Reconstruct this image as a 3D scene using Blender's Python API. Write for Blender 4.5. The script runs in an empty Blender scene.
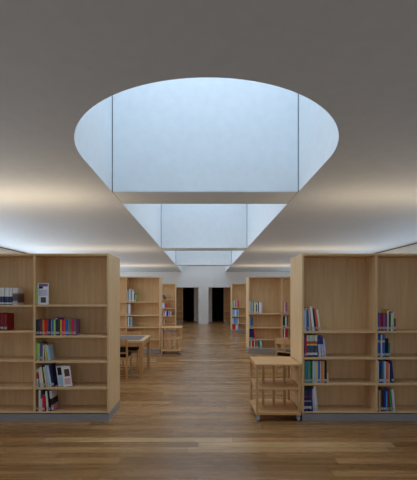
import bpy, bmesh, math, random
from mathutils import Vector, Matrix
random.seed(7)
scene = bpy.context.scene
COL = scene.collection

# ------------------------------------------------------------------ helpers
def lin(c):
    return tuple(((v/255)/12.92 if v/255 <= .04045 else ((v/255+.055)/1.055)**2.4) for v in c)+(1,)

def new_mat(name):
    m = bpy.data.materials.new(name); m.use_nodes = True
    nt = m.node_tree
    return m, nt, nt.nodes['Principled BSDF']

_plain = {}
def plain(name, rgb, rough=.6, metal=0.0, spec=.3):
    if name in _plain: return _plain[name]
    m, nt, b = new_mat(name)
    b.inputs['Roughness'].default_value = rough
    b.inputs['Metallic'].default_value = metal
    b.inputs['Specular IOR Level'].default_value = spec
    tc = nt.nodes.new('ShaderNodeTexCoord')
    n = nt.nodes.new('ShaderNodeTexNoise'); n.inputs['Scale'].default_value = 9; n.inputs['Detail'].default_value = 3
    r = nt.nodes.new('ShaderNodeMapRange'); r.inputs['To Min'].default_value = .94; r.inputs['To Max'].default_value = 1.05
    mx = nt.nodes.new('ShaderNodeMix'); mx.data_type = 'RGBA'; mx.blend_type = 'MULTIPLY'; mx.inputs['Factor'].default_value = 1
    mx.inputs['A'].default_value = lin(rgb)
    nt.links.new(tc.outputs['Object'], n.inputs['Vector'])
    nt.links.new(n.outputs['Fac'], r.inputs['Value'])
    nt.links.new(r.outputs['Result'], mx.inputs['B'])
    nt.links.new(mx.outputs['Result'], b.inputs['Base Color'])
    _plain[name] = m
    return m

def wood(name, ca, cb, stretch, rough=.5):
    m, nt, b = new_mat(name)
    N, L = nt.nodes, nt.links
    tc = N.new('ShaderNodeTexCoord'); mp = N.new('ShaderNodeMapping'); mp.inputs['Scale'].default_value = stretch
    L.new(tc.outputs['Object'], mp.inputs['Vector'])
    n1 = N.new('ShaderNodeTexNoise'); n1.inputs['Scale'].default_value = 1; n1.inputs['Detail'].default_value = 5; n1.inputs['Roughness'].default_value = .6
    n1.inputs['Distortion'].default_value = .3
    L.new(mp.outputs['Vector'], n1.inputs['Vector'])
    cr = N.new('ShaderNodeValToRGB'); cr.color_ramp.elements[0].position = .3; cr.color_ramp.elements[1].position = .72
    cr.color_ramp.elements[0].color = lin(ca); cr.color_ramp.elements[1].color = lin(cb)
    L.new(n1.outputs['Fac'], cr.inputs['Fac'])
    L.new(cr.outputs['Color'], b.inputs['Base Color'])
    b.inputs['Roughness'].default_value = rough
    b.inputs['Specular IOR Level'].default_value = .3
    return m

def floor_material():
    m, nt, b = new_mat('oak_planks')
    N, L = nt.nodes, nt.links
    tc = N.new('ShaderNodeTexCoord')
    sp = N.new('ShaderNodeSeparateXYZ'); L.new(tc.outputs['Object'], sp.inputs['Vector'])
    def mth(op, a, b=None):
        k = N.new('ShaderNodeMath'); k.operation = op
        for q, v in ((0, a), (1, b)):
            if v is None: continue
            if isinstance(v, (int, float)): k.inputs[q].default_value = v
            else: L.new(v, k.inputs[q])
        return k.outputs[0]
    def wn(a, b):
        c = N.new('ShaderNodeCombineXYZ'); L.new(a, c.inputs['X'])
        if b is not None: L.new(b, c.inputs['Y'])
        k = N.new('ShaderNodeTexWhiteNoise'); k.noise_dimensions = '2D'; L.new(c.outputs[0], k.inputs['Vector']); return k.outputs['Value']
    PW, PL = .125, 2.1
    yy = mth('DIVIDE', sp.outputs['Y'], PW); row = mth('FLOOR', yy); fy = mth('FRACT', yy)
    xx = mth('ADD', mth('DIVIDE', sp.outputs['X'], PL), mth('MULTIPLY', wn(row, None), 7.0)); idx = mth('FLOOR', xx); fx = mth('FRACT', xx)
    tone = wn(row, idx)
    cr = N.new('ShaderNodeValToRGB'); e = cr.color_ramp.elements
    e[0].position = 0; e[0].color = lin(FLOOR_B); e[1].position = .93; e[1].color = lin(FLOOR_A)
    q = e.new(1.0); q.color = lin((196, 156, 108))
    L.new(tone, cr.inputs['Fac'])
    seam = mth('MAXIMUM', mth('GREATER_THAN', mth('ABSOLUTE', mth('SUBTRACT', fy, .5)), .5-.012), mth('GREATER_THAN', mth('ABSOLUTE', mth('SUBTRACT', fx, .5)), .5-.0009))
    ms = N.new('ShaderNodeMix'); ms.data_type = 'RGBA'; L.new(seam, ms.inputs['Factor'])
    L.new(cr.outputs['Color'], ms.inputs['A']); ms.inputs['B'].default_value = lin((96, 64, 38))
    br_out = ms.outputs['Result']
    mp = N.new('ShaderNodeMapping'); mp.inputs['Scale'].default_value = (1.1, 17, 1)
    L.new(tc.outputs['Object'], mp.inputs['Vector'])
    n = N.new('ShaderNodeTexNoise'); n.inputs['Scale'].default_value = 1; n.inputs['Detail'].default_value = 5; n.inputs['Roughness'].default_value = .6
    L.new(mp.outputs['Vector'], n.inputs['Vector'])
    r = N.new('ShaderNodeMapRange'); r.inputs['From Min'].default_value = .3; r.inputs['From Max'].default_value = .7
    r.inputs['To Min'].default_value = .78; r.inputs['To Max'].default_value = 1.18
    L.new(n.outputs['Fac'], r.inputs['Value'])
    mx = N.new('ShaderNodeMix'); mx.data_type = 'RGBA'; mx.blend_type = 'MULTIPLY'; mx.inputs['Factor'].default_value = 1
    L.new(br_out, mx.inputs['A']); L.new(r.outputs['Result'], mx.inputs['B'])
    L.new(mx.outputs['Result'], b.inputs['Base Color'])
    r2 = N.new('ShaderNodeMapRange'); r2.inputs['To Min'].default_value = .2; r2.inputs['To Max'].default_value = .34
    L.new(n.outputs['Fac'], r2.inputs['Value']); L.new(r2.outputs['Result'], b.inputs['Roughness'])
    b.inputs['Specular IOR Level'].default_value = .55
    bp = N.new('ShaderNodeBump'); bp.inputs['Strength'].default_value = .12; bp.inputs['Distance'].default_value = .004
    L.new(n.outputs['Fac'], bp.inputs['Height']); L.new(bp.outputs['Normal'], b.inputs['Normal'])
    return m

def banded(name, stops):
    """constant colour bands up the height of a spine"""
    m, nt, b = new_mat(name)
    N, L = nt.nodes, nt.links
    tc = N.new('ShaderNodeTexCoord'); sp = N.new('ShaderNodeSeparateXYZ')
    L.new(tc.outputs['Generated'], sp.inputs['Vector'])
    cr = N.new('ShaderNodeValToRGB'); cr.color_ramp.interpolation = 'CONSTANT'
    el = cr.color_ramp.elements
    el[0].position = stops[0][0]; el[0].color = lin(stops[0][1])
    el[1].position = stops[1][0]; el[1].color = lin(stops[1][1])
    for p, c in stops[2:]:
        e = el.new(p); e.color = lin(c)
    L.new(sp.outputs['Z'], cr.inputs['Fac']); L.new(cr.outputs['Color'], b.inputs['Base Color'])
    b.inputs['Roughness'].default_value = .5
    return m

def glass():
    m = bpy.data.materials.new('window_glass'); m.use_nodes = True
    nt = m.node_tree; N, L = nt.nodes, nt.links
    N.clear()
    o = N.new('ShaderNodeOutputMaterial'); mx = N.new('ShaderNodeMixShader'); mx.inputs['Fac'].default_value = .05
    t = N.new('ShaderNodeBsdfTransparent'); g = N.new('ShaderNodeBsdfGlossy'); g.inputs['Roughness'].default_value = .02
    L.new(t.outputs[0], mx.inputs[1]); L.new(g.outputs[0], mx.inputs[2]); L.new(mx.outputs[0], o.inputs[0])
    return m

def box(bm, x0, x1, y0, y1, z0, z1, mtx=None):
    vs = [bm.verts.new((x, y, z)) for z in (z0, z1) for y in (y0, y1) for x in (x0, x1)]
    if mtx is not None:
        for v in vs: v.co = mtx @ v.co
    for f in ((0, 2, 3, 1), (4, 5, 7, 6), (0, 1, 5, 4), (1, 3, 7, 5), (3, 2, 6, 7), (2, 0, 4, 6)):
        bm.faces.new([vs[i] for i in f])
    return vs

def cyl(bm, p0, p1, r, n=20, r2=None):
    p0, p1 = Vector(p0), Vector(p1); d = p1-p0
    mt = Matrix.Translation((p0+p1)/2) @ d.to_track_quat('Z', 'Y').to_matrix().to_4x4()
    bmesh.ops.create_cone(bm, cap_ends=True, segments=n, radius1=r, radius2=r if r2 is None else r2, depth=d.length, matrix=mt)

def build(name, bm, m, parent=None, bevel=0.0, loc=None):
    bmesh.ops.recalc_face_normals(bm, faces=bm.faces)
    if bevel:
        bmesh.ops.bevel(bm, geom=list(bm.edges), offset=bevel, segments=2, affect='EDGES', profile=.7, clamp_overlap=True)
    me = bpy.data.meshes.new(name); bm.to_mesh(me); bm.free()
    me.materials.append(m)
    o = bpy.data.objects.new(name, me); COL.objects.link(o)
    if parent is not None: o.parent = parent
    if loc is not None: o.location = loc
    return o

def box_obj(name, m, parent, *b, bevel=.0):
    bm = bmesh.new(); box(bm, *b)
    return build(name, bm, m, parent, bevel)

def tag(o, label, cat, group=None):
    o['label'] = label; o['category'] = cat
    if group: o['group'] = group
    return o

def thing(name, label, cat, loc=(0, 0, 0), rz=0, group=None):
    o = bpy.data.objects.new(name, None); COL.objects.link(o)
    o.empty_display_size = .1
    o.location = loc; o.rotation_euler = (0, 0, rz)
    return tag(o, label, cat, group)

def struct(name, bm, m, bevel=0.0):
    o = build(name, bm, m, None, bevel); o['kind'] = 'structure'; return o

def copy_tree(o, parent=None):
    c = o.copy(); COL.objects.link(c)
    if parent is not None: c.parent = parent
    for ch in list(o.children): copy_tree(ch, c)
    return c

# ------------------------------------------------------------------ parameters
FLOOR_A, FLOOR_B = (172, 128, 82), (136, 97, 57)
EYE, F = 1.6, 354.0
CEIL = 2.97
XL, XR = -5.68, 5.53            # side walls
YB, YF = -3.0, 20.2             # wall behind the viewer, far wall
VX0, VX1, VYC = -1.195, 1.255, 3.53   # skylight shaft sides, centre of its rounded end
VRY = 1.31
VR = (VX1-VX0)/2; VXC = (VX0+VX1)/2
ROOF = 5.2
BEAMS = [(4.64, 5.24), (10.06, 10.66), (15.5, 16.1)]

WV = wood('beech_upright', (212, 174, 126), (230, 196, 150), (26, 26, 1.6))
WH = wood('beech_shelf', (212, 174, 126), (230, 196, 150), (1.6, 26, 26))
WD = wood('beech_lengthwise', (212, 174, 126), (230, 196, 150), (26, 1.6, 26))
WTR = wood('beech_trolley', (196, 148, 96), (216, 170, 114), (2, 24, 24), .45)
WT = wood('beech_furniture', (190, 144, 94), (212, 168, 116), (12, 12, 3), .45)
PLASTER = plain('white_plaster', (226, 224, 220), .85, spec=.15)
CEILM = plain('ceiling_plaster', (212, 222, 231), .62, spec=.3)
SHAFT = plain('white_shaft_paint', (226, 230, 232), .8, spec=.15)
GREY = plain('grey_plinth', (150, 146, 148), .5, metal=.1)
DARK = plain('painted_gap_shade', (58, 60, 62), .8)  # shade of narrow gaps, put into the colour
METAL = plain('brushed_steel', (188, 194, 204), .3, metal=.9)
RUBBER = plain('black_rubber', (22, 22, 24), .7)
BLACKPAD = plain('black_upholstery', (16, 15, 16), .8)
LINO = plain('grey_linoleum', (118, 112, 116), .45)
PAPER = plain('book_paper', (222, 212, 190), .9)
STICKER = plain('white_sticker', (228, 226, 222), .7)
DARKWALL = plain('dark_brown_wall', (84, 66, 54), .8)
GLASS = glass()

# ------------------------------------------------------------------ the room
bm = bmesh.new(); box(bm, XL-.3, XR+.3, YB-.3, 27, -.1, 0)
struct('floor', bm, floor_material())

# ceiling with the long round-ended opening
def arc(r=VR, n=64):
    return [(VXC+r*math.cos(math.pi*(k/n)+math.pi)*1, VYC+(r+VRY-VR)*math.sin(math.pi*(k/n)+math.pi)) for k in range(n+1)]
bm = bmesh.new()
A = arc(VR+.004)                                    # from left side round the near end to the right side
pts = [(VX0-.004, YF)]+A+[(VX1+.004, YF), (XR, YF), (XR, YB), (XL, YB), (XL, YF)]
vs = [bm.verts.new((x, y, CEIL)) for x, y in pts]
f = bm.faces.new(vs)
ret = bmesh.ops.extrude_face_region(bm, geom=[f])
for v in ret['geom']:
    if isinstance(v, bmesh.types.BMVert): v.co.z += .12
bmesh.ops.triangulate(bm, faces=[f for f in bm.faces if len(f.verts) > 4])
struct('ceiling', bm, CEILM)

# lining of the shaft: sides and rounded end, from the ceiling up to the roof
bm = bmesh.new()
inner = [(VX0, YF)]+arc()+[(VX1, YF)]
outer = [(VX0-.1, YF)]+arc(VR+.1)+[(VX1+.1, YF)]
n = len(inner)
ring = []
for (z) in (CEIL+.0005, ROOF):
    ring.append(([bm.verts.new((x, y, z)) for x, y in inner], [bm.verts.new((x, y, z)) for x, y in outer]))
(i0, o0), (i1, o1) = ring
for k in range(n-1):
    bm.faces.new((i0[k], i0[k+1], i1[k+1], i1[k])); bm.faces.new((o0[k], o1[k], o1[k+1], o0[k+1]))
    bm.faces.new((i1[k], i1[k+1], o1[k+1], o1[k])); bm.faces.new((i0[k], o0[k], o0[k+1], i0[k+1]))
bm.faces.new((i0[0], i1[0], o1[0], o0[0])); bm.faces.new((i0[-1], o0[-1], o1[-1], i1[-1]))
o = struct('wall_skylight', bm, SHAFT)

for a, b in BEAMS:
    bm = bmesh.new(); box(bm, VX0+.012, VX1-.012, a, b, CEIL, ROOF)
    o = struct('beam', bm, SHAFT)
    # soffit of the beam in the ceiling plaster
    bm = bmesh.new(); box(bm, VX0+.012, VX1-.012, a+.004, b-.004, CEIL-.008, CEIL)
    struct('trim_soffit', bm, CEILM)
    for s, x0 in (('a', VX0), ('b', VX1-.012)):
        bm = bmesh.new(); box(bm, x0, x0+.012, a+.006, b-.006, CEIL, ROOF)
        struct('trim_beam_gap_shade', bm, DARK)  # dark strip standing in for the shade in the gap beside the beam
# roof glazing of each bay
bays = [(VYC-VRY-.1, BEAMS[0][0]), (BEAMS[0][1], BEAMS[1][0]), (BEAMS[1][1], BEAMS[2][0]), (BEAMS[2][1], YF)]
for k, (a, b) in enumerate(bays):
    bm = bmesh.new(); box(bm, VX0-.1, VX1+.1, a, b, ROOF+.01, ROOF+.022)
    w = struct('window_%d' % (k+3), bm, GLASS)
    bm = bmesh.new()
    nb = max(2, int((b-a)/1.2))
    for i in range(nb+1):
        y = a+.02+(b-a-.04)*i/nb
        box(bm, VX0-.1, VX1+.1, y-.02, y+.02, ROOF+.022, ROOF+.07)
    build('window_frame', bm, METAL, w)

# side walls with a long band of windows each
WY0, WY1, WZ0, WZ1 = -2.2, 19.6, .85, 2.72  # near stretch is added, extended past the viewer to light the near ceiling
def side_wall(name, win, x0, x1):
    bm = bmesh.new()
    box(bm, x0, x1, YB, WY0, 0, 3.09); box(bm, x0, x1, WY1, YF+.3, 0, 3.09)
    box(bm, x0, x1, WY0, WY1, 0, WZ0); box(bm, x0, x1, WY0, WY1, WZ1, 3.09)
    struct(name, bm, PLASTER)
    xm = (x0+x1)/2
    bm = bmesh.new(); box(bm, xm-.004, xm+.004, WY0, WY1, WZ0, WZ1)
    w = struct(win, bm, GLASS)
    bm = bmesh.new()
    for i in range(12):
        y = WY0+.025+(WY1-WY0-.05)*i/11
        box(bm, xm-.03, xm+.03, y-.025, y+.025, WZ0, WZ1)
    box(bm, xm-.03, xm+.03, WY0, WY1, WZ0, WZ0+.05); box(bm, xm-.03, xm+.03, WY0, WY1, WZ1-.05, WZ1)
    build('window_frame', bm, plain('white_frame', (215, 215, 212), .5), w)
side_wall('wall_left', 'window_1', XL-.3, XL)
side_wall('wall_right', 'window_2', XR, XR+.3)
bm = bmesh.new()
box(bm, XL, -4.2, YB-.3, YB, 0, 3.09); box(bm, 4.2, XR, YB-.3, YB, 0, 3.09); box(bm, -4.2, 4.2, YB-.3, YB, 0, .75); box(bm, -4.2, 4.2, YB-.3, YB, 2.65, 3.09)
struct('wall_back', bm, PLASTER)
bm = bmesh.new(); box(bm, -4.2, 4.2, YB-.154, YB-.146, .75, 2.65)
w = struct('window_7', bm, GLASS)  # added window behind the viewer, there to fill shelf fronts and near ceiling
bm = bmesh.new()
for k in range(7): box(bm, -4.2+1.39*k, -4.14+1.39*k, YB-.18, YB-.12, .75, 2.65)
build('window_frame', bm, plain('white_frame', (215, 215, 212), .5), w)
# dark strips painted as gap shade where the ceiling meets the side walls
for x0, x1 in ((XL, XL+.03), (XR-.03, XR)):
    bm = bmesh.new(); box(bm, x0, x1, YB, YF, CEIL-.014, CEIL); struct('trim_wall_gap_shade', bm, DARK)

# far wall: two tall openings and a pillar between them
PX0, PX1, OL, OR, OZ = -.257, .314, -2.1, 2.1, 2.09
bm = bmesh.new()
box(bm, XL, OL, YF, YF+.2, 0, 3.09); box(bm, OR, XR, YF, YF+.2, 0, 3.09)
box(bm, PX0, PX1, YF, YF+.2, 0, OZ)
box(bm, OL, OR, YF, YF+.2, OZ, 3.09)
box(bm, VX0-.1, VX1+.1, YF, YF+.2, 3.09, ROOF)
struct('wall_far', bm, PLASTER)
# lobby behind the openings, with two dark doorways in its own back wall
LY = 22.0
bm = bmesh.new()
box(bm, -2.9, -1.3, LY, LY+.15, 0, 2.5); box(bm, -.56, .56, LY, LY+.15, 0, 2.5); box(bm, 1.36, 2.9, LY, LY+.15, 0, 2.5)
box(bm, -3.0, -2.9, YF+.2, LY+.15, 0, 2.5); box(bm, 2.9, 3.0, YF+.2, LY+.15, 0, 2.5)
struct('wall_lobby', bm, PLASTER)
bm = bmesh.new(); box(bm, -3, 3, YF+.2, LY+.15, 2.5, 2.6); struct('ceiling_lobby', bm, PLASTER)
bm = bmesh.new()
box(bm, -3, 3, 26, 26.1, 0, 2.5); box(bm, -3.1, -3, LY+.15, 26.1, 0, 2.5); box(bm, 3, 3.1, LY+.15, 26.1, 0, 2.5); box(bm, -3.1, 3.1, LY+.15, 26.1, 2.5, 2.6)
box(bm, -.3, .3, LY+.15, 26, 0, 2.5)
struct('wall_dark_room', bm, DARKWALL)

# ------------------------------------------------------------------ bookcases
BH, BD, PITCH, TH = 2.144, .60, .945, .026
LEFT_T = [1.49, 1.092, .768, .429, .1151]
OUTER_T = [1.487, 1.154, .78, .429, .115]
RIGHT_T = [1.152, .813, .481, .1152]
FAR_L = [1.44, 1.06, .72, .37, .1153]
FAR_R = [1.106, .71, .375, .1154]

def bookcase(label, x0, nb, y0, tiers, depth=BD, rails=True):
    """double-sided range: x0 is its left end, y0 the face towards the viewer; tiers = one list of shelf heights per bay"""
    root = thing('bookcase', label, 'bookcase', (x0, y0, 0), 0, 'pale wood bookcases along the aisle')
    W = nb*PITCH+TH
    double = depth > .45
    for x in (0, W-TH):
        box_obj('end_panel', WV, root, x, x+TH, 0, depth, .1, BH, bevel=.002)
    for k in range(1, nb):
        box_obj('divider', WV, root, k*PITCH, k*PITCH+TH, .004, depth-.004, .115, BH-TH)
    yb = (depth/2-.006, depth/2+.006) if double else (depth-.014, depth-.002)
    for k in range(nb):
        xa, xb = k*PITCH+TH, (k+1)*PITCH
        box_obj('back_panel', WV, root, xa, xb, yb[0], yb[1], .115, BH-TH)
        for z in tiers[k]:
            if z > .12:
                box_obj('shelf', WH, root, xa, xb, .006, yb[0], z-.027, z, bevel=.002)
                if double: box_obj('shelf', WH, root, xa, xb, yb[1], depth-.006, z-.027, z, bevel=.002)
    box_obj('top_panel', WH, root, TH, W-TH, .0, depth, BH-TH, BH, bevel=.002)
    box_obj('base_shelf', WH, root, TH, W-TH, .004, depth-.004, .09, .115)
    box_obj('plinth', GREY, root, .003, W-.003, .004, depth-.004, 0, .1)
    if double:
        bm = bmesh.new()
        y = depth/2
        box(bm, .2, W-.2, y-.07, y+.07, BH, BH+.006)
        box(bm, .2, W-.2, y-.07, y-.06, BH+.006, BH+.022); box(bm, .2, W-.2, y+.06, y+.07, BH+.006, BH+.022)
        build('light_trough', bm, plain('white_frame', (215, 215, 212), .5), root)
    return root

NB = 4
WN = NB*PITCH+TH
LX1 = -1.203               # aisle end of the near left bookcase
RX0 = 1.267                # aisle end of the near right bookcase
Y1, Y2, Y3 = 4.53, 10.0, 15.7
nl = bookcase('front left pale wood bookcase on a grey plinth, bright comics on its second shelf', LX1-WN, NB, Y1, [OUTER_T]*3+[LEFT_T])
nr = bookcase('front right pale wood bookcase on a grey plinth beside the larger trolley', RX0, NB, Y1, [RIGHT_T]*4)
ml = bookcase('pale wood bookcase behind the reading table, second left of the aisle', -1.212-WN, NB, Y2, [FAR_L]*4)
mr = bookcase('pale wood bookcase beyond the single chair, second right of the aisle', 1.285, NB, Y2, [FAR_R]*4)
fl = bookcase('distant pale wood bookcase behind the farther trolley, third left of the aisle', -1.224-WN, NB, Y3, [FAR_L]*4)
fr = bookcase('distant pale wood bookcase with red books low down, third right of the aisle', 1.27, NB, Y3, [FAR_R]*4)
DT = [1.75, 1.4, 1.05, .7, .4, .115]
dl = bookcase('narrow wood bookcase inside the left dark doorway of the far wall', -1.2-PITCH-TH, 1, 20.9, [DT], .3)
dr = bookcase('narrow wood bookcase inside the right dark doorway of the far wall', 1.24, 1, 20.9, [DT], .3)

# ------------------------------------------------------------------ books
PAL = {
 'dark teal': (22, 58, 66), 'maroon': (120, 26, 52), 'green': (52, 128, 62), 'orange': (224, 110, 36), 'red': (196, 36, 36),
 'vermilion': (214, 66, 34), 'navy': (26, 38, 84), 'yellow': (226, 190, 60), 'blue': (36, 92, 180), 'light green': (142, 194, 96),
 'dark purple': (62, 24, 62), 'dark green': (24, 66, 44), 'crimson': (190, 34, 72), 'grey': (128, 130, 134), 'olive': (116, 112, 48),
 'mauve': (118, 88, 122), 'lime green': (134, 200, 50), 'pale green': (180, 206, 160), 'purple': (112, 60, 140), 'light blue': (150, 190, 222),
 'white': (226, 224, 220), 'cream': (222, 210, 184), 'black': (20, 20, 22), 'rust brown': (142, 74, 38), 'beige': (198, 176, 144), 'brown': (98, 62, 44),
 'pink': (202, 158, 164), 'salmon': (206, 94, 80), 'pale grey': (188, 192, 198), 'lavender': (180, 178, 206), 'teal': (40, 128, 136), 'tan': (178, 148, 104),
 'dark red': (128, 22, 28), 'ochre': (168, 128, 52), 'dark blue': (28, 46, 112), 'sky blue': (74, 150, 206), 'dark grey': (62, 64, 70), 'deep red': (108, 18, 24),
}
PAL = {k: tuple(min(238, int(c*1.12)) for c in v) for k, v in PAL.items()}
BANDS = {
 'white and navy': [(0, (24, 44, 92)), (.05, (210, 214, 222)), (.13, (24, 44, 92)), (.48, (224, 224, 222))],
 'white, tan and black': [(0, (206, 200, 196)), (.12, (96, 78, 80)), (.6, (150, 120, 112)), (.68, (222, 216, 210))],
 'striped': [(0, (52, 52, 58)), (.09, (214, 212, 214)), (.2, (82, 84, 92)), (.4, (36, 84, 152)), (.53, (222, 190, 70)), (.6, (204, 70, 52)), (.72, (190, 208, 186))],
 'blue and yellow': [(0, (36, 92, 180)), (.66, (230, 198, 48)), (.74, (36, 92, 180))],
 'navy and red banded': [(0, (26, 34, 82)), (.1, (190, 188, 206)), (.2, (26, 34, 82)), (.38, (170, 168, 190)), (.42, (26, 34, 82)), (.55, (134, 42, 62)), (.6, (34, 46, 100)), (.82, (20, 20, 26))],
 'white with navy top': [(0, (188, 192, 216)), (.62, (44, 52, 128)), (.98, (44, 52, 128))],
 'red and white': [(0, (222, 218, 214)), (.45, (192, 44, 44)), (.8, (222, 218, 214))],
 'blue and green': [(0, (40, 104, 176)), (.3, (70, 130, 62)), (.55, (40, 104, 176))],
 'teal topped white': [(0, (214, 214, 212)), (.6, (24, 74, 90))],
 'black, white and pink': [(0, (186, 136, 144)), (.3, (24, 22, 26)), (.62, (210, 206, 204))],
}
_bm = {}
def book_mat(c):
    if c not in _bm:
        _bm[c] = banded('cover_'+c.replace(' ', '_').replace(',', ''), BANDS[c]) if c in BANDS else plain('cover_'+c.replace(' ', '_'), PAL[c], .5)
    return _bm[c]
ORD = ['zero', 'first', 'second', 'third', 'fourth', 'fifth', 'sixth', 'seventh', 'eighth', 'ninth', 'tenth', 'eleventh', 'twelfth', 'thirteenth',
       'fourteenth', 'fifteenth', 'sixteenth', 'seventeenth', 'eighteenth', 'nineteenth', 'twentieth', 'twenty-first', 'twenty-second']

def make_book(c, t, h, d=.16, detail=True, sticker=True):
    """origin at the bottom left corner of the spine; thickness along x, depth along +y"""
    bm = bmesh.new()
    if detail:
        b = .0022
        # rounded spine
        pr = [(0, b*1.4)]+[(t*.5-t*.5*math.cos(math.pi*k/8), b*1.4-.0005-min(.006, t*.28)*math.sin(math.pi*k/8)) for k in range(9)]+[(t, b*1.4)]
        lo = [bm.verts.new((x, y, 0)) for x, y in pr]; hi = [bm.verts.new((x, y, h)) for x, y in pr]
        for k in range(len(pr)):
            kk = (k+1) % len(pr); bm.faces.new((lo[k], lo[kk], hi[kk], hi[k]))
        bm.faces.new(lo[::-1]); bm.faces.new(hi)
        box(bm, 0, b, b*1.4, d, 0, h); box(bm, t-b, t, b*1.4, d, 0, h)
    else:
        box(bm, 0, t, 0, d, 0, h)
    o = build('book', bm, book_mat(c))
    if detail:
        bm = bmesh.new(); box(bm, b, t-b, b*1.4, d-.006, .003, h-.004)
        build('page_block', bm, PAPER, o)
        if sticker:
            bm = bmesh.new()
            pr = [(t*.5-t*.5*math.cos(math.pi*(.12+.76*k/6)), b*1.4-.0011-min(.006, t*.28)*math.sin(math.pi*(.12+.76*k/6))) for k in range(7)]
            lo = [bm.verts.new((x, y, .018)) for x, y in pr]; hi = [bm.verts.new((x, y, .05)) for x, y in pr]
            for k in range(6): bm.faces.new((lo[k], lo[k+1], hi[k+1], hi[k]))
            bmesh.ops.solidify(bm, geom=list(bm.faces), thickness=.0003)
            build('call_number_label', bm, STICKER, o)
    return o

def size_word(t, h):
    a = 'slim' if t < .02 else ('thick' if t > .034 else '')
    return a

def shelf_of_books(x, y, z, specs, where, start, group, detail=True, dflt=(.16), rev=False):
    """specs: (colour, thickness m, height m, lean degrees towards the start)"""
    cur, prev_a, i = x, 0, 0
    cap = 9
    for tl in (LEFT_T, OUTER_T, RIGHT_T, FAR_L, FAR_R):
        if z in tl and tl.index(z): cap = tl[tl.index(z)-1]-.027-z-.014
    for s in specs:
        c, t, h = s[0], s[1], min(s[2], cap)
        a = s[3] if len(s) > 3 else 0
        i += 1
        t -= .0006
        if c in ('white and navy', 'striped', 'navy and red banded', 'blue and yellow', 'dark red', 'deep red'): gap = .0022
        else: gap = 0
        t -= gap
        st = not (len(s) > 4 and s[4] == 'nolabel') and c not in ('white and navy', 'striped', 'navy and red banded')
        o = make_book(c, t, h, dflt+random.uniform(-.01, .02), detail, st)
        ar = math.radians(a)
        dy = random.uniform(0, .012)
        if a:
            bx = cur+h*math.sin(ar)+.001 if not prev_a else cur+.001+max(0, h*(math.sin(ar)-math.sin(math.radians(prev_a))))
            o.rotation_euler = (0, -ar, 0)
            o.location = (bx, y+dy, z+.0008)
            cur = bx+t/math.cos(ar)
        else:
            o.location = (cur, y+dy, z+.0008)
            cur = cur+t+.0006+gap
        prev_a = a
        w = ' '.join(k for k in ((size_word(t, h) if detail and not a else ''), c, 'book') if k)
        if a: w = 'leaning '+w
        tag(o, '%s, %s from the %s, %s' % (w, ORD[len(specs)+1-i if rev else i], start, where), 'book', group)
    return cur

P = .01288   # metres per unit of the tables below
def S(lst, h, sc=1.0):
    out = []
    for e in lst:
        hh = e[2] if len(e) > 2 and e[2] else h
        out.append((e[0], e[1]*P*sc, hh*P)+tuple(e[3:]))
    return out

YB1 = Y1+.02
# --- near left bookcase, bay at the aisle
bx = LX1-PITCH+.001+.0
G = 'books on the near left bookcase, aisle bay, %s tier'
T = LEFT_T
def where(tier, rest): return '%s shelf, %s' % (tier, rest)
NLA = 'front left bookcase'
c1 = shelf_of_books(bx, YB1, T[0], S([('light green', .9, 20.5)], 21), where('top', NLA), 'divider', G % 'top')
comics = [('dark teal', 3.4), ('maroon', 2), ('green', 1), ('orange', 1.6), ('red', 1.7), ('vermilion', 1.8), ('navy', 2.6), ('yellow', 1), ('blue', 2),
          ('light green', 1.8), ('dark purple', 2.3), ('dark green', 1.8), ('yellow', 1.7), ('crimson', 2), ('vermilion', 1.9), ('blue', 2.4),
          ('grey', 1.6), ('olive', 1.6), ('crimson', 2.5), ('mauve', 1.6)]
shelf_of_books(bx, YB1, T[1], S(comics, 15.8, 1.03), where('second', NLA), 'divider', G % 'second')
o = make_book('dark purple', .022, .13, .1)
o.rotation_euler = (math.radians(0), math.radians(90), 0); o.location = (bx+.22, YB1+.02, T[1]+15.8*P+.0235)
tag(o, 'small dark book lying flat on the row of bright comics', 'book')
shelf_of_books(bx, YB1, T[2], S([('lime green', 1.7, 18), ('pale green', 1.6, 17), ('green', 1.2, 18.5), ('purple', 2.2, 17), ('pale grey', 1, 15.5), ('yellow', 1.7, 16, 5), ('light blue', 2, 15, 8)], 17),
               where('third', NLA), 'divider', G % 'third')
c4 = shelf_of_books(bx, YB1, T[3], S([('red and white', 1.8, 18, 0), ('white', 1.6, 19, 6), ('cream', 1.9, 20, 7), ('black', 1.0, 21, 8), ('beige', 2.0, 20, 9), ('light blue', 2.2, 22, 9), ('pale grey', 1.8, 21.5, 9), ('navy', 2.2, 22, 9)], 20),
               where('fourth', NLA), 'divider', G % 'fourth')
shelf_of_books(bx, YB1, T[4], S([('black', 1.1, 21), ('rust brown', 1.2, 20), ('white', 2.1, 22), ('teal topped white', 1.8, 22), ('red', 2.6, 16), ('white', 2.2, 20, 4), ('black', 1.5, 20, 6), ('black, white and pink', 2.6, 20.5, 7)], 21),
               where('bottom', NLA), 'divider', G % 'bottom')
def face_out(c, w, h, blocks, loc, rz, lean, label, group):
    """a book whose front cover is turned to the viewer; blocks = printed areas on the cover"""
    t = .014
    bm = bmesh.new(); b = .002
    box(bm, 0, w, 0, b, 0, h); box(bm, 0, w, t-b, t, 0, h); box(bm, 0, b, b, t-b, 0, h)
    o = build('book', bm, book_mat(c)); tag(o, label, 'book', group)
    bm = bmesh.new(); box(bm, b, w-.004, b, t-b, .003, h-.003); build('page_block', bm, PAPER, o)
    for nm, cc, u0, u1, v0, v1 in blocks:
        bm = bmesh.new(); box(bm, w*u0, w*u1, -.0008, 0, h*v0, h*v1); build(nm, bm, book_mat(cc), o)
    o.rotation_euler = (0, math.radians(-lean), math.radians(rz)); o.location = loc
    return o
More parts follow.
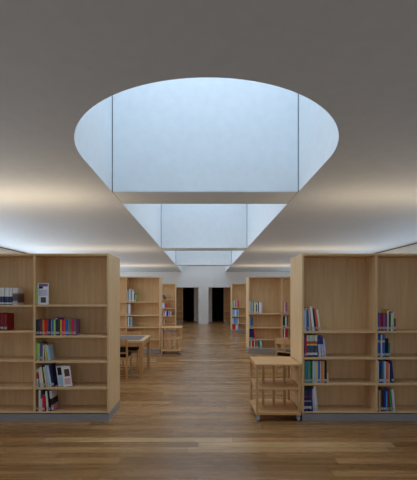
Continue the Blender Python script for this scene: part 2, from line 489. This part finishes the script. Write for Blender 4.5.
face_out('white', .145, .275, [('cover_title', 'mauve', .12, .95, .84, .97), ('cover_title', 'navy', .12, .5, .74, .84), ('cover_photo', 'dark grey', .3, .78, .08, .34), ('cover_text', 'lavender', .12, .9, .4, .7)],
         (c1+.003, YB1+.015, T[0]+.001), -6, 0, 'white magazine standing face out on the top tier of the front left bookcase', G % 'top')
face_out('pale grey', .125, .262, [('cover_photo', 'black', .1, .85, .55, .92), ('cover_text', 'light blue', .1, .9, .08, .42)],
         (c4+.045, YB1+.03, T[3]+.001), 8, 7, 'grey book with a black cover picture, leaning face out on the fourth tier', G % 'fourth')
face_out('white', .115, .258, [('cover_photo', 'brown', .3, .9, .5, .86), ('cover_text', 'pink', .2, .9, .1, .4)],
         (c4+.125, YB1+.008, T[3]+.001), -7, 9, 'white book with brown and pink cover, leaning face out at the fourth row end', G % 'fourth')
# --- near left bookcase, outer bay
ox = LX1-PITCH-.645
NLO = 'front left bookcase'
shelf_of_books(ox+3*2.66*P, YB1, OUTER_T[0], S([('white and navy', 2.66)]*7+[('white, tan and black', 5.3)], 17), where('top', NLO), 'row end', 'white and navy set of volumes', rev=True)
shelf_of_books(ox+.05+2*2.3*P, YB1, OUTER_T[1], S([('dark red', 2.3)]*2+[('deep red', 2.0, 17.5), ('dark red', 2.2), ('deep red', 2.1), ('dark red', 2.1)], 17), where('second', NLO), 'row end', 'red volumes on the front left bookcase', rev=True)

# --- near right bookcase, bay at the aisle
rx = RX0+TH+.001
NRA = 'front right bookcase'
G = 'books on the near right bookcase, aisle bay, %s tier'
T = RIGHT_T
shelf_of_books(rx, YB1, T[0], S([('light blue', 1.4, 20.5), ('pale grey', 1.7, 20.5), ('blue', 1.6, 20.5, 2), ('beige', 1.7, 21, 3), ('white', 2.2, 24, 6), ('black', .9, 21, 6), ('dark green', .8, 20, 6), ('salmon', 1.9, 22, 7), ('cream', 1.8, 21, 8)], 21),
               where('top', NRA), 'end panel', G % 'top')
o = make_book('ochre', .028, .075, .12)
o.rotation_euler = (0, math.radians(90), 0); o.location = (rx+.004, YB1+.03, T[0]+20.5*P+.0295)
tag(o, 'small ochre book lying flat on the top shelf row of the front right bookcase', 'book')
shelf_of_books(rx, YB1, T[1], S([('dark blue', 1.5, 20), ('crimson', 1.7, 20)]+[('striped', 2.75, 22)]*4+[('white with navy top', 2.5, 20.5, 3), ('white with navy top', 2.5, 20.5, 4), ('lavender', 1.6, 18, 5)], 21),
               where('second', NRA), 'end panel', G % 'second')
shelf_of_books(rx, YB1, T[2], S([('tan', 1.5), ('teal', 1.6), ('teal', 1.6), ('grey', 1.6), ('green', 1.5), ('dark green', 1.2), ('pale grey', 1.5), ('light blue', 1.6), ('yellow', 1.2), ('lavender', 1.5), ('blue', 1.8), ('pale grey', 1), ('orange', 1.6), ('tan', 1.6), ('black', 2.4), ('beige', 2, 10)], 22),
               where('third', NRA), 'end panel', G % 'third')
shelf_of_books(rx, YB1, T[3], S([('navy and red banded', 2.8)]*3+[('lavender', 1.5, 22, 3), ('white', 1.3, 25, 4), ('pale grey', 1.3, 25, 5)], 26),
               where('bottom', NRA), 'end panel', G % 'bottom')
# --- near right bookcase, second bay
sx = RX0+PITCH+TH+.001
NRO = 'front right bookcase'
G = 'books on the near right bookcase, second bay, %s tier'
shelf_of_books(sx, YB1, T[0], S([('dark purple', 1.4), ('blue', 1.2), ('crimson', 1.3), ('dark blue', 1.4), ('maroon', 1.3), ('teal', 1.2), ('crimson', 1.1), ('purple', 1.5), ('cream', 1.8, 20), ('dark green', 1.5, 17), ('pale green', 2, 17.5), ('lavender', 1.5, 19), ('brown', 2, 12)], 17.5),
               where('top', NRO), 'divider', G % 'top')
for k, (cc, w, l, dx, zz, nm) in enumerate((('ochre', .05, .13, .006, 17.5, 'thick ochre book lying flat on the purple and blue row'), ('orange', .014, .07, .145, 20, 'small orange book lying flat beside the thick ochre book'))):
    o = make_book(cc, w, l, .1)
    o.rotation_euler = (0, math.radians(90), 0); o.location = (sx+dx, YB1+.025, T[0]+zz*P+w+.0015)
    tag(o, nm, 'book', G % 'top')
shelf_of_books(sx, YB1, T[1], S([('blue and yellow', 2.2), ('blue and yellow', 1.9), ('white', 1), ('blue and yellow', 3.2), ('black', 3.6, 18.5), ('teal', 1.6, 14)], 22.5),
               where('second', NRO), 'divider', G % 'second')
shelf_of_books(sx, YB1, T[2], S([('pale grey', 1.9), ('navy', 2.8), ('blue and green', 2.2), ('light blue', 1.4), ('cream', 1), ('salmon', 2.6, 21), ('pale green', 1.2, 19), ('dark blue', 2.4, 22, 5)], 21.5),
               where('third', NRO), 'divider', G % 'third')
shelf_of_books(sx, YB1, T[3], S([('dark blue', 1.5, 19), ('tan', 2, 21), ('brown', 1.5, 22), ('black', 1.4), ('dark blue', 2.6), ('sky blue', 1.5, 20), ('maroon', 2, 21), ('green', 1.8, 20.5, 2), ('pale grey', 2.4, 22, 5)], 22),
               where('bottom', NRO), 'divider', G % 'bottom')

# --- second pair of bookcases
Q = .0283
def M(lst, h): return [(e[0], e[1]*Q, (e[2] if len(e) > 2 and e[2] else h)*Q)+tuple(e[3:]) for e in lst]
YB2 = Y2+.02
mx0 = -1.212-PITCH+.001
W2 = 'bookcase behind the reading table'
G = 'books on the second left bookcase, %s tier'
shelf_of_books(mx0, YB2, FAR_L[0], M([('light blue', 1.3, 11), ('grey', 1.1), ('white', 1.4, 12.5), ('navy', .9), ('pale grey', 1.4), ('white', 1, 10), ('dark green', 1, 8), ('light green', .9, 7)], 12), where('top', W2), 'divider', G % 'top')
shelf_of_books(mx0, YB2, FAR_L[1], M([('black', .7), ('pale grey', 1.2), ('white', 1.3, 11.5)], 11), where('second', W2), 'divider', G % 'second')
shelf_of_books(mx0, YB2, FAR_L[2], M([('grey', 1.2), ('white', 1.2), ('navy', 1.1, 9.5), ('light blue', 1.2)], 10), where('third', W2), 'divider', G % 'third')
shelf_of_books(mx0, YB2, FAR_L[3], M([('dark blue', 1.3), ('black', 1.2), ('teal', 1.2), ('dark grey', 1, 6)], 7.5), where('fourth', W2), 'divider', G % 'fourth')
mr0 = 1.285+TH+.001
W2 = 'bookcase beyond the single chair'
G = 'books on the second right bookcase, %s tier'
shelf_of_books(mr0, YB2, FAR_R[0], M([('white', 1.2, 12), ('grey', 1), ('light blue', 1.3), ('dark green', .9), ('yellow', 1, 10.5), ('pale grey', 1.2), ('navy', 1, 9), ('cream', 1.1, 11), ('black', .9), ('white', 2.2, 11), ('lavender', 1.2, 10.5)], 11.5), where('top', W2), 'end panel', G % 'top')
shelf_of_books(mr0, YB2, FAR_R[1], M([('light blue', 1), ('blue', 1.3), ('dark grey', 1.2, 10.5)], 10), where('second', W2), 'end panel', G % 'second')
shelf_of_books(mr0, YB2, FAR_R[2], M([('black', 1.4), ('dark blue', 1.4), ('navy', 1.3), ('red', 1, 10.5, 6)], 10.5), where('third', W2), 'end panel', G % 'third')
shelf_of_books(mr0, YB2, FAR_R[3], M([('dark green', 1.3), ('white', 1), ('red', 1.3), ('black', 1.1), ('cream', 1.1), ('dark blue', 1.3), ('orange', .9), ('teal', 1.2), ('black', 1, 9), ('pale green', 1, 9.5, 5), ('light blue', 1, 10, 7)], 10.5), where('bottom', W2), 'end panel', G % 'bottom')
mr1 = 1.285+PITCH+TH+.001
W2 = 'bookcase beyond the single chair'
shelf_of_books(mr1, YB2, FAR_R[0], M([('salmon', 1.2), ('pale grey', 1.3), ('grey', 1.2), ('crimson', 1)], 11), where('top', W2), 'divider', G % 'top')
shelf_of_books(mr1, YB2, FAR_R[1], M([('black', 1.4), ('dark grey', 1.2), ('white', 1.2), ('black', 1.2)], 11), where('second', W2), 'divider', G % 'second')
shelf_of_books(mr1, YB2, FAR_R[2], M([('navy', 1.3), ('white', 1), ('red', 1.6), ('dark red', 1.2)], 11), where('third', W2), 'divider', G % 'third')

# --- third pair
R_ = .0444
def D(lst, h): return [(e[0], e[1]*R_, (e[2] if len(e) > 2 and e[2] else h)*R_)+tuple(e[3:]) for e in lst]
YB3 = Y3+.02
fx = -1.224-.58
W3 = 'third left bookcase'
G = 'books on the third left bookcase, %s tier'
shelf_of_books(fx, YB3, FAR_L[0], D([('purple', 1, 4.5), ('olive', 1), ('dark purple', .9, 3.5)], 5), where('top', W3), 'outer end', G % 'top', False)
shelf_of_books(fx, YB3, FAR_L[1], D([('light blue', 1), ('white', 1), ('blue', 1.1), ('red', 1)], 5), where('second', W3), 'outer end', G % 'second', False)
shelf_of_books(fx, YB3, FAR_L[2], D([('navy', 1), ('white', .9), ('crimson', 1), ('white', .9), ('blue', 1.1), ('dark blue', 1), ('light blue', 1), ('red', .9), ('lavender', 1)], 4.6), where('third', W3), 'outer end', G % 'third', False)
shelf_of_books(fx, YB3, FAR_L[3], D([('brown', 1.2), ('beige', 1), ('rust brown', 1)], 4), where('fourth', W3), 'outer end', G % 'fourth', False)
gx = 1.27+TH+.01
W3 = 'third right bookcase'
G = 'books on the third right bookcase, %s tier'
shelf_of_books(gx, YB3, FAR_R[0], D([('pale green', 1), ('green', 1), ('white', .9), ('dark blue', .9), ('pink', 1.2, 7), ('red', 1.2, 7)], 6.3), where('top', W3), 'end panel', G % 'top', False)
shelf_of_books(gx, YB3, FAR_R[1], D([('light blue', 1.2), ('sky blue', 1.1), ('white', 1), ('pale grey', 1), ('blue', 1), ('light blue', 1.1)], 6.3), where('second', W3), 'end panel', G % 'second', False)
shelf_of_books(gx, YB3, FAR_R[2], D([('white', 1), ('sky blue', 1.1), ('blue', 1.1), ('light blue', 1), ('navy', 1), ('white', .9)], 5.4), where('third', W3), 'end panel', G % 'third', False)
shelf_of_books(gx, YB3, FAR_R[3], D([('red', 1.7), ('red', 1.6), ('pale grey', 1), ('light blue', 1.2), ('grey', 1.1)], 6.3), where('bottom', W3), 'end panel', G % 'bottom', False)

# ------------------------------------------------------------------ book trolleys
def trolley(label, loc):
    w, d, h, p = .575, .60, .73, .03
    t = thing('book_trolley', label, 'trolley', loc, 0, 'wooden book trolleys')
    box_obj('top_board', WTR, t, 0, w, 0, d, h-.024, h, bevel=.003)
    for x in (.004, w-.004-p):
        for y in (.004, d-.004-p):
            box_obj('post', WT, t, x, x+p, y, y+p, .115, h-.024, bevel=.003)
        box_obj('side_rail', WT, t, x+.005, x+p-.005, .03, d-.03, h-.07, h-.024)
        box_obj('side_rail', WT, t, x+.005, x+p-.005, .03, d-.03, .39, .425)
    box_obj('shelf', WTR, t, .03, w-.03, .012, d-.012, .40, .42, bevel=.002)
    box_obj('bottom_board', WTR, t, 0, w, 0, d, .085, .115, bevel=.003)
    for k in range(1, 4):                      # bars of the dividing rack down the middle
        x = w*k/4
        for (z0, z1) in ((.115, .40), (.42, h-.024)):
            box_obj('rack_bar', WT, t, x-.017, x+.017, d/2-.011, d/2+.011, z0, z1, bevel=.002)
    for x in (.03, w-.03):
        for y in (.03, d-.03):
            bm = bmesh.new(); cyl(bm, (x-.012, y, .031), (x+.012, y, .031), .031, 28)
            c = build('caster', bm, plain('grey_wheel', (166, 174, 188), .3), t)
            bm = bmesh.new()
            cyl(bm, (x-.0135, y, .031), (x+.0135, y, .031), .017, 20)
            build('wheel_hub', bm, METAL, c)
            bm = bmesh.new()
            box(bm, x-.022, x-.015, y-.014, y+.014, .028, .078); box(bm, x+.015, x+.022, y-.014, y+.014, .028, .078)
            box(bm, x-.022, x+.022, y-.018, y+.018, .07, .085)
            build('caster_fork', bm, METAL, c)
    return t
trolley('wooden book trolley on casters at the end of the front right bookcase', (.672, 4.5, 0))
trolley('smaller-looking wooden book trolley beyond the reading table, by the second bookcase', (-1.165, 9.72, 0))

# ------------------------------------------------------------------ reading table and chairs
t = thing('reading_table', 'wooden reading table with a grey inlaid top behind the front left bookcase', 'table', (-3.0, 6.88, 0))
W, Dp, H = 1.83, 1.0, .728
bm = bmesh.new()
e = .085
box(bm, 0, W, 0, e, H-.035, H); box(bm, 0, W, Dp-e, Dp, H-.035, H); box(bm, 0, e, e, Dp-e, H-.035, H); box(bm, W-e, W, e, Dp-e, H-.035, H)
box(bm, e, W-e, e, Dp-e, H-.035, H-.008)
build('tabletop', bm, WH, t)
box_obj('inlay', LINO, t, e, W-e, e, Dp-e, H-.008, H+.0005)
for x in (.0, W-.06):
    for y in (.0, Dp-.06):
        box_obj('leg', WT, t, x+.002-(.014 if x else 0), x+.072-(.014 if x else 0), y+.002-(.014 if y else 0), y+.072-(.014 if y else 0), 0, H-.035, bevel=.005)
bm = bmesh.new()
box(bm, .058, W-.058, .015, .037, H-.115, H-.035); box(bm, .058, W-.058, Dp-.037, Dp-.015, H-.115, H-.035)
box(bm, .015, .037, .058, Dp-.058, H-.115, H-.035); box(bm, W-.037, W-.015, .058, Dp-.058, H-.115, H-.035)
build('apron', bm, WT, t)

def taper(bm, p0, p1, a0, a1, b0=None, b1=None):
    """square bar from p0 to p1, half widths a (x) and b (y)"""
    b0 = a0 if b0 is None else b0; b1 = a1 if b1 is None else b1
    v = []
    for (p, a, b) in ((p0, a0, b0), (p1, a1, b1)):
        for sx, sy in ((-1, -1), (1, -1), (1, 1), (-1, 1)):
            v.append(bm.verts.new((p[0]+sx*a, p[1]+sy*b, p[2])))
    for k in range(4):
        bm.faces.new((v[k], v[(k+1) % 4], v[4+(k+1) % 4], v[4+k]))
    bm.faces.new(v[3::-1]); bm.faces.new(v[4:])

def chair(label, loc, rz, group='wooden reading chairs', pad=True):
    """back of the chair at y = 0, seat towards +y"""
    t = thing('reading_chair', label, 'chair', loc, rz, group)
    w, d = .43, .42
    for x in (.016, w-.016):
        bm = bmesh.new()
        taper(bm, (x, -.01, 0), (x, .022, .43), .015, .017, .015, .02); taper(bm, (x, .022, .43), (x, -.02, .785), .017, .014, .02, .014)
        build('rear_leg', bm, WT, t)
        bm = bmesh.new(); taper(bm, (x, d-.0, 0), (x, d-.02, .425), .013, .017); build('front_leg', bm, WT, t)
        box_obj('side_rail', WT, t, x-.009, x+.009, .04, d-.036, .365, .425)
        box_obj('stretcher', WT, t, x-.008, x+.008, .02, d-.02, .16, .19)
    box_obj('seat_rail', WT, t, .032, w-.032, .012, .03, .365, .425); box_obj('seat_rail', WT, t, .032, w-.032, d-.03, d-.01, .365, .425)
    bm = bmesh.new(); box(bm, .012, w-.012, .048, d+.012, .425, .485)
    build('seat', bm, BLACKPAD, t, bevel=.015)
    # gently curved top rail and the padded lower rail
    def crail(z0, z1, th, y):
        bm = bmesh.new(); n = 10; rows = []
        for k in range(n+1):
            u = k/n; x = .03+(w-.06)*u; yy = y-.022*(1-(2*u-1)**2)
            rows.append([bm.verts.new((x, yy+a, z)) for a, z in ((0, z0), (th, z0), (th, z1), (0, z1))])
        for k in range(n):
            for j in range(4):
                bm.faces.new((rows[k][j], rows[k][(j+1) % 4], rows[k+1][(j+1) % 4], rows[k+1][j]))
        bm.faces.new(rows[0]); bm.faces.new(rows[-1][::-1])
        return bm
    build('top_rail', crail(.67, .785, .018, -.02), WT, t)
    build('lower_rail', crail(.505, .53, .018, .0), WT, t)
    if pad: build('back_pad', crail(.545, .625, .024, -.008), BLACKPAD, t)
    else: box_obj('back_slat', WT, t, w/2-.02, w/2+.02, -.034, -.016, .52, .68, bevel=.003)
    return t
chair('wooden chair with black pads at the near side of the reading table', (-1.86, 6.72, 0), 0)
chair('wooden chair with black seat on the far side of the reading table, facing the viewer', (-1.40, 8.05, 0), math.pi)
chair('single wooden chair between the two right bookcases, behind the front trolley', (1.425, 6.98, 0), math.radians(-40), pad=False)

# ------------------------------------------------------------------ light
def area(name, loc, rot, sx, sy, power, color, spread=None):
    l = bpy.data.lights.new(name, 'AREA'); l.shape = 'RECTANGLE'; l.size = sx; l.size_y = sy; l.energy = power; l.color = color
    if spread: l.spread = math.radians(spread)
    o = bpy.data.objects.new(name, l); COL.objects.link(o); o.location = loc; o.rotation_euler = rot
    return o
COOL = (.60, .77, .97)
SKY_P = [46, 72, 58, 32]
for k, (a, b) in enumerate(bays):
    a2 = a if k else VYC-VRY+.2
    area('skylight_daylight', (VXC, (a2+b)/2, ROOF+.12), (0, 0, 0), VX1-VX0, b-a2, SKY_P[k], COOL, 145)
WCOOL = (.78, .89, 1)
LWIN_P, RWIN_P, BACK_FILL_P, LNEAR_FILL, RNEAR_FILL = 250, 85, 9, 52, 5
def window_light(x, sgn, y0, y1, p):
    area('window_day_and_fill', (x, (y0+y1)/2, (WZ0+WZ1)/2), (0, sgn*math.radians(90), 0), WZ1-WZ0, y1-y0, p, WCOOL)
window_light(XL-.35, -1, 6, WY1, LWIN_P); window_light(XR+.35, 1, 6, WY1, RWIN_P)
window_light(XL-.35, -1, 2.5, 6, LNEAR_FILL); window_light(XR+.35, 1, 2.5, 6, RNEAR_FILL)  # added near fill for the ceiling and shelf fronts
area('window_day_and_fill', (0, YB-.35, 1.7), (math.radians(90), 0, 0), 8.4, 1.9, BACK_FILL_P, WCOOL)  # fill lamp outside the added window behind the viewer
WARM = (1, .72, .44)
UP_P = {nl: 15, nr: 9, ml: 9, mr: 9, fl: 12, fr: 12}
for b, p in UP_P.items():
    x0, y0, _ = b.location
    area('uplight', (x0+WN/2, y0+BD/2, BH+.02), (math.pi, 0, 0), WN-.6, .1, p, WARM)

w = bpy.data.worlds.new('sky'); scene.world = w; w.use_nodes = True
bg = w.node_tree.nodes['Background']; bg.inputs['Color'].default_value = (.72, .86, 1, 1); bg.inputs['Strength'].default_value = .8

# ------------------------------------------------------------------ camera
cam = bpy.data.cameras.new('camera'); co = bpy.data.objects.new('camera', cam); COL.objects.link(co)
co.location = (0, 0, EYE); co.rotation_euler = (math.pi/2, 0, 0)
cam.sensor_width = 36; cam.sensor_fit = 'AUTO'; cam.lens = F/480*36
cam.shift_x = (208.5-203)/480; cam.shift_y = (296-240)/480
cam.clip_start = .05
scene.camera = co
scene.view_settings.view_transform = 'Standard'; scene.view_settings.look = 'None'
scene.view_settings.exposure = 0.0; scene.view_settings.gamma = 1
scene.view_settings.use_curve_mapping = False
scene.cycles.max_bounces = 10; scene.cycles.diffuse_bounces = 7
scene.cycles.use_denoising = True
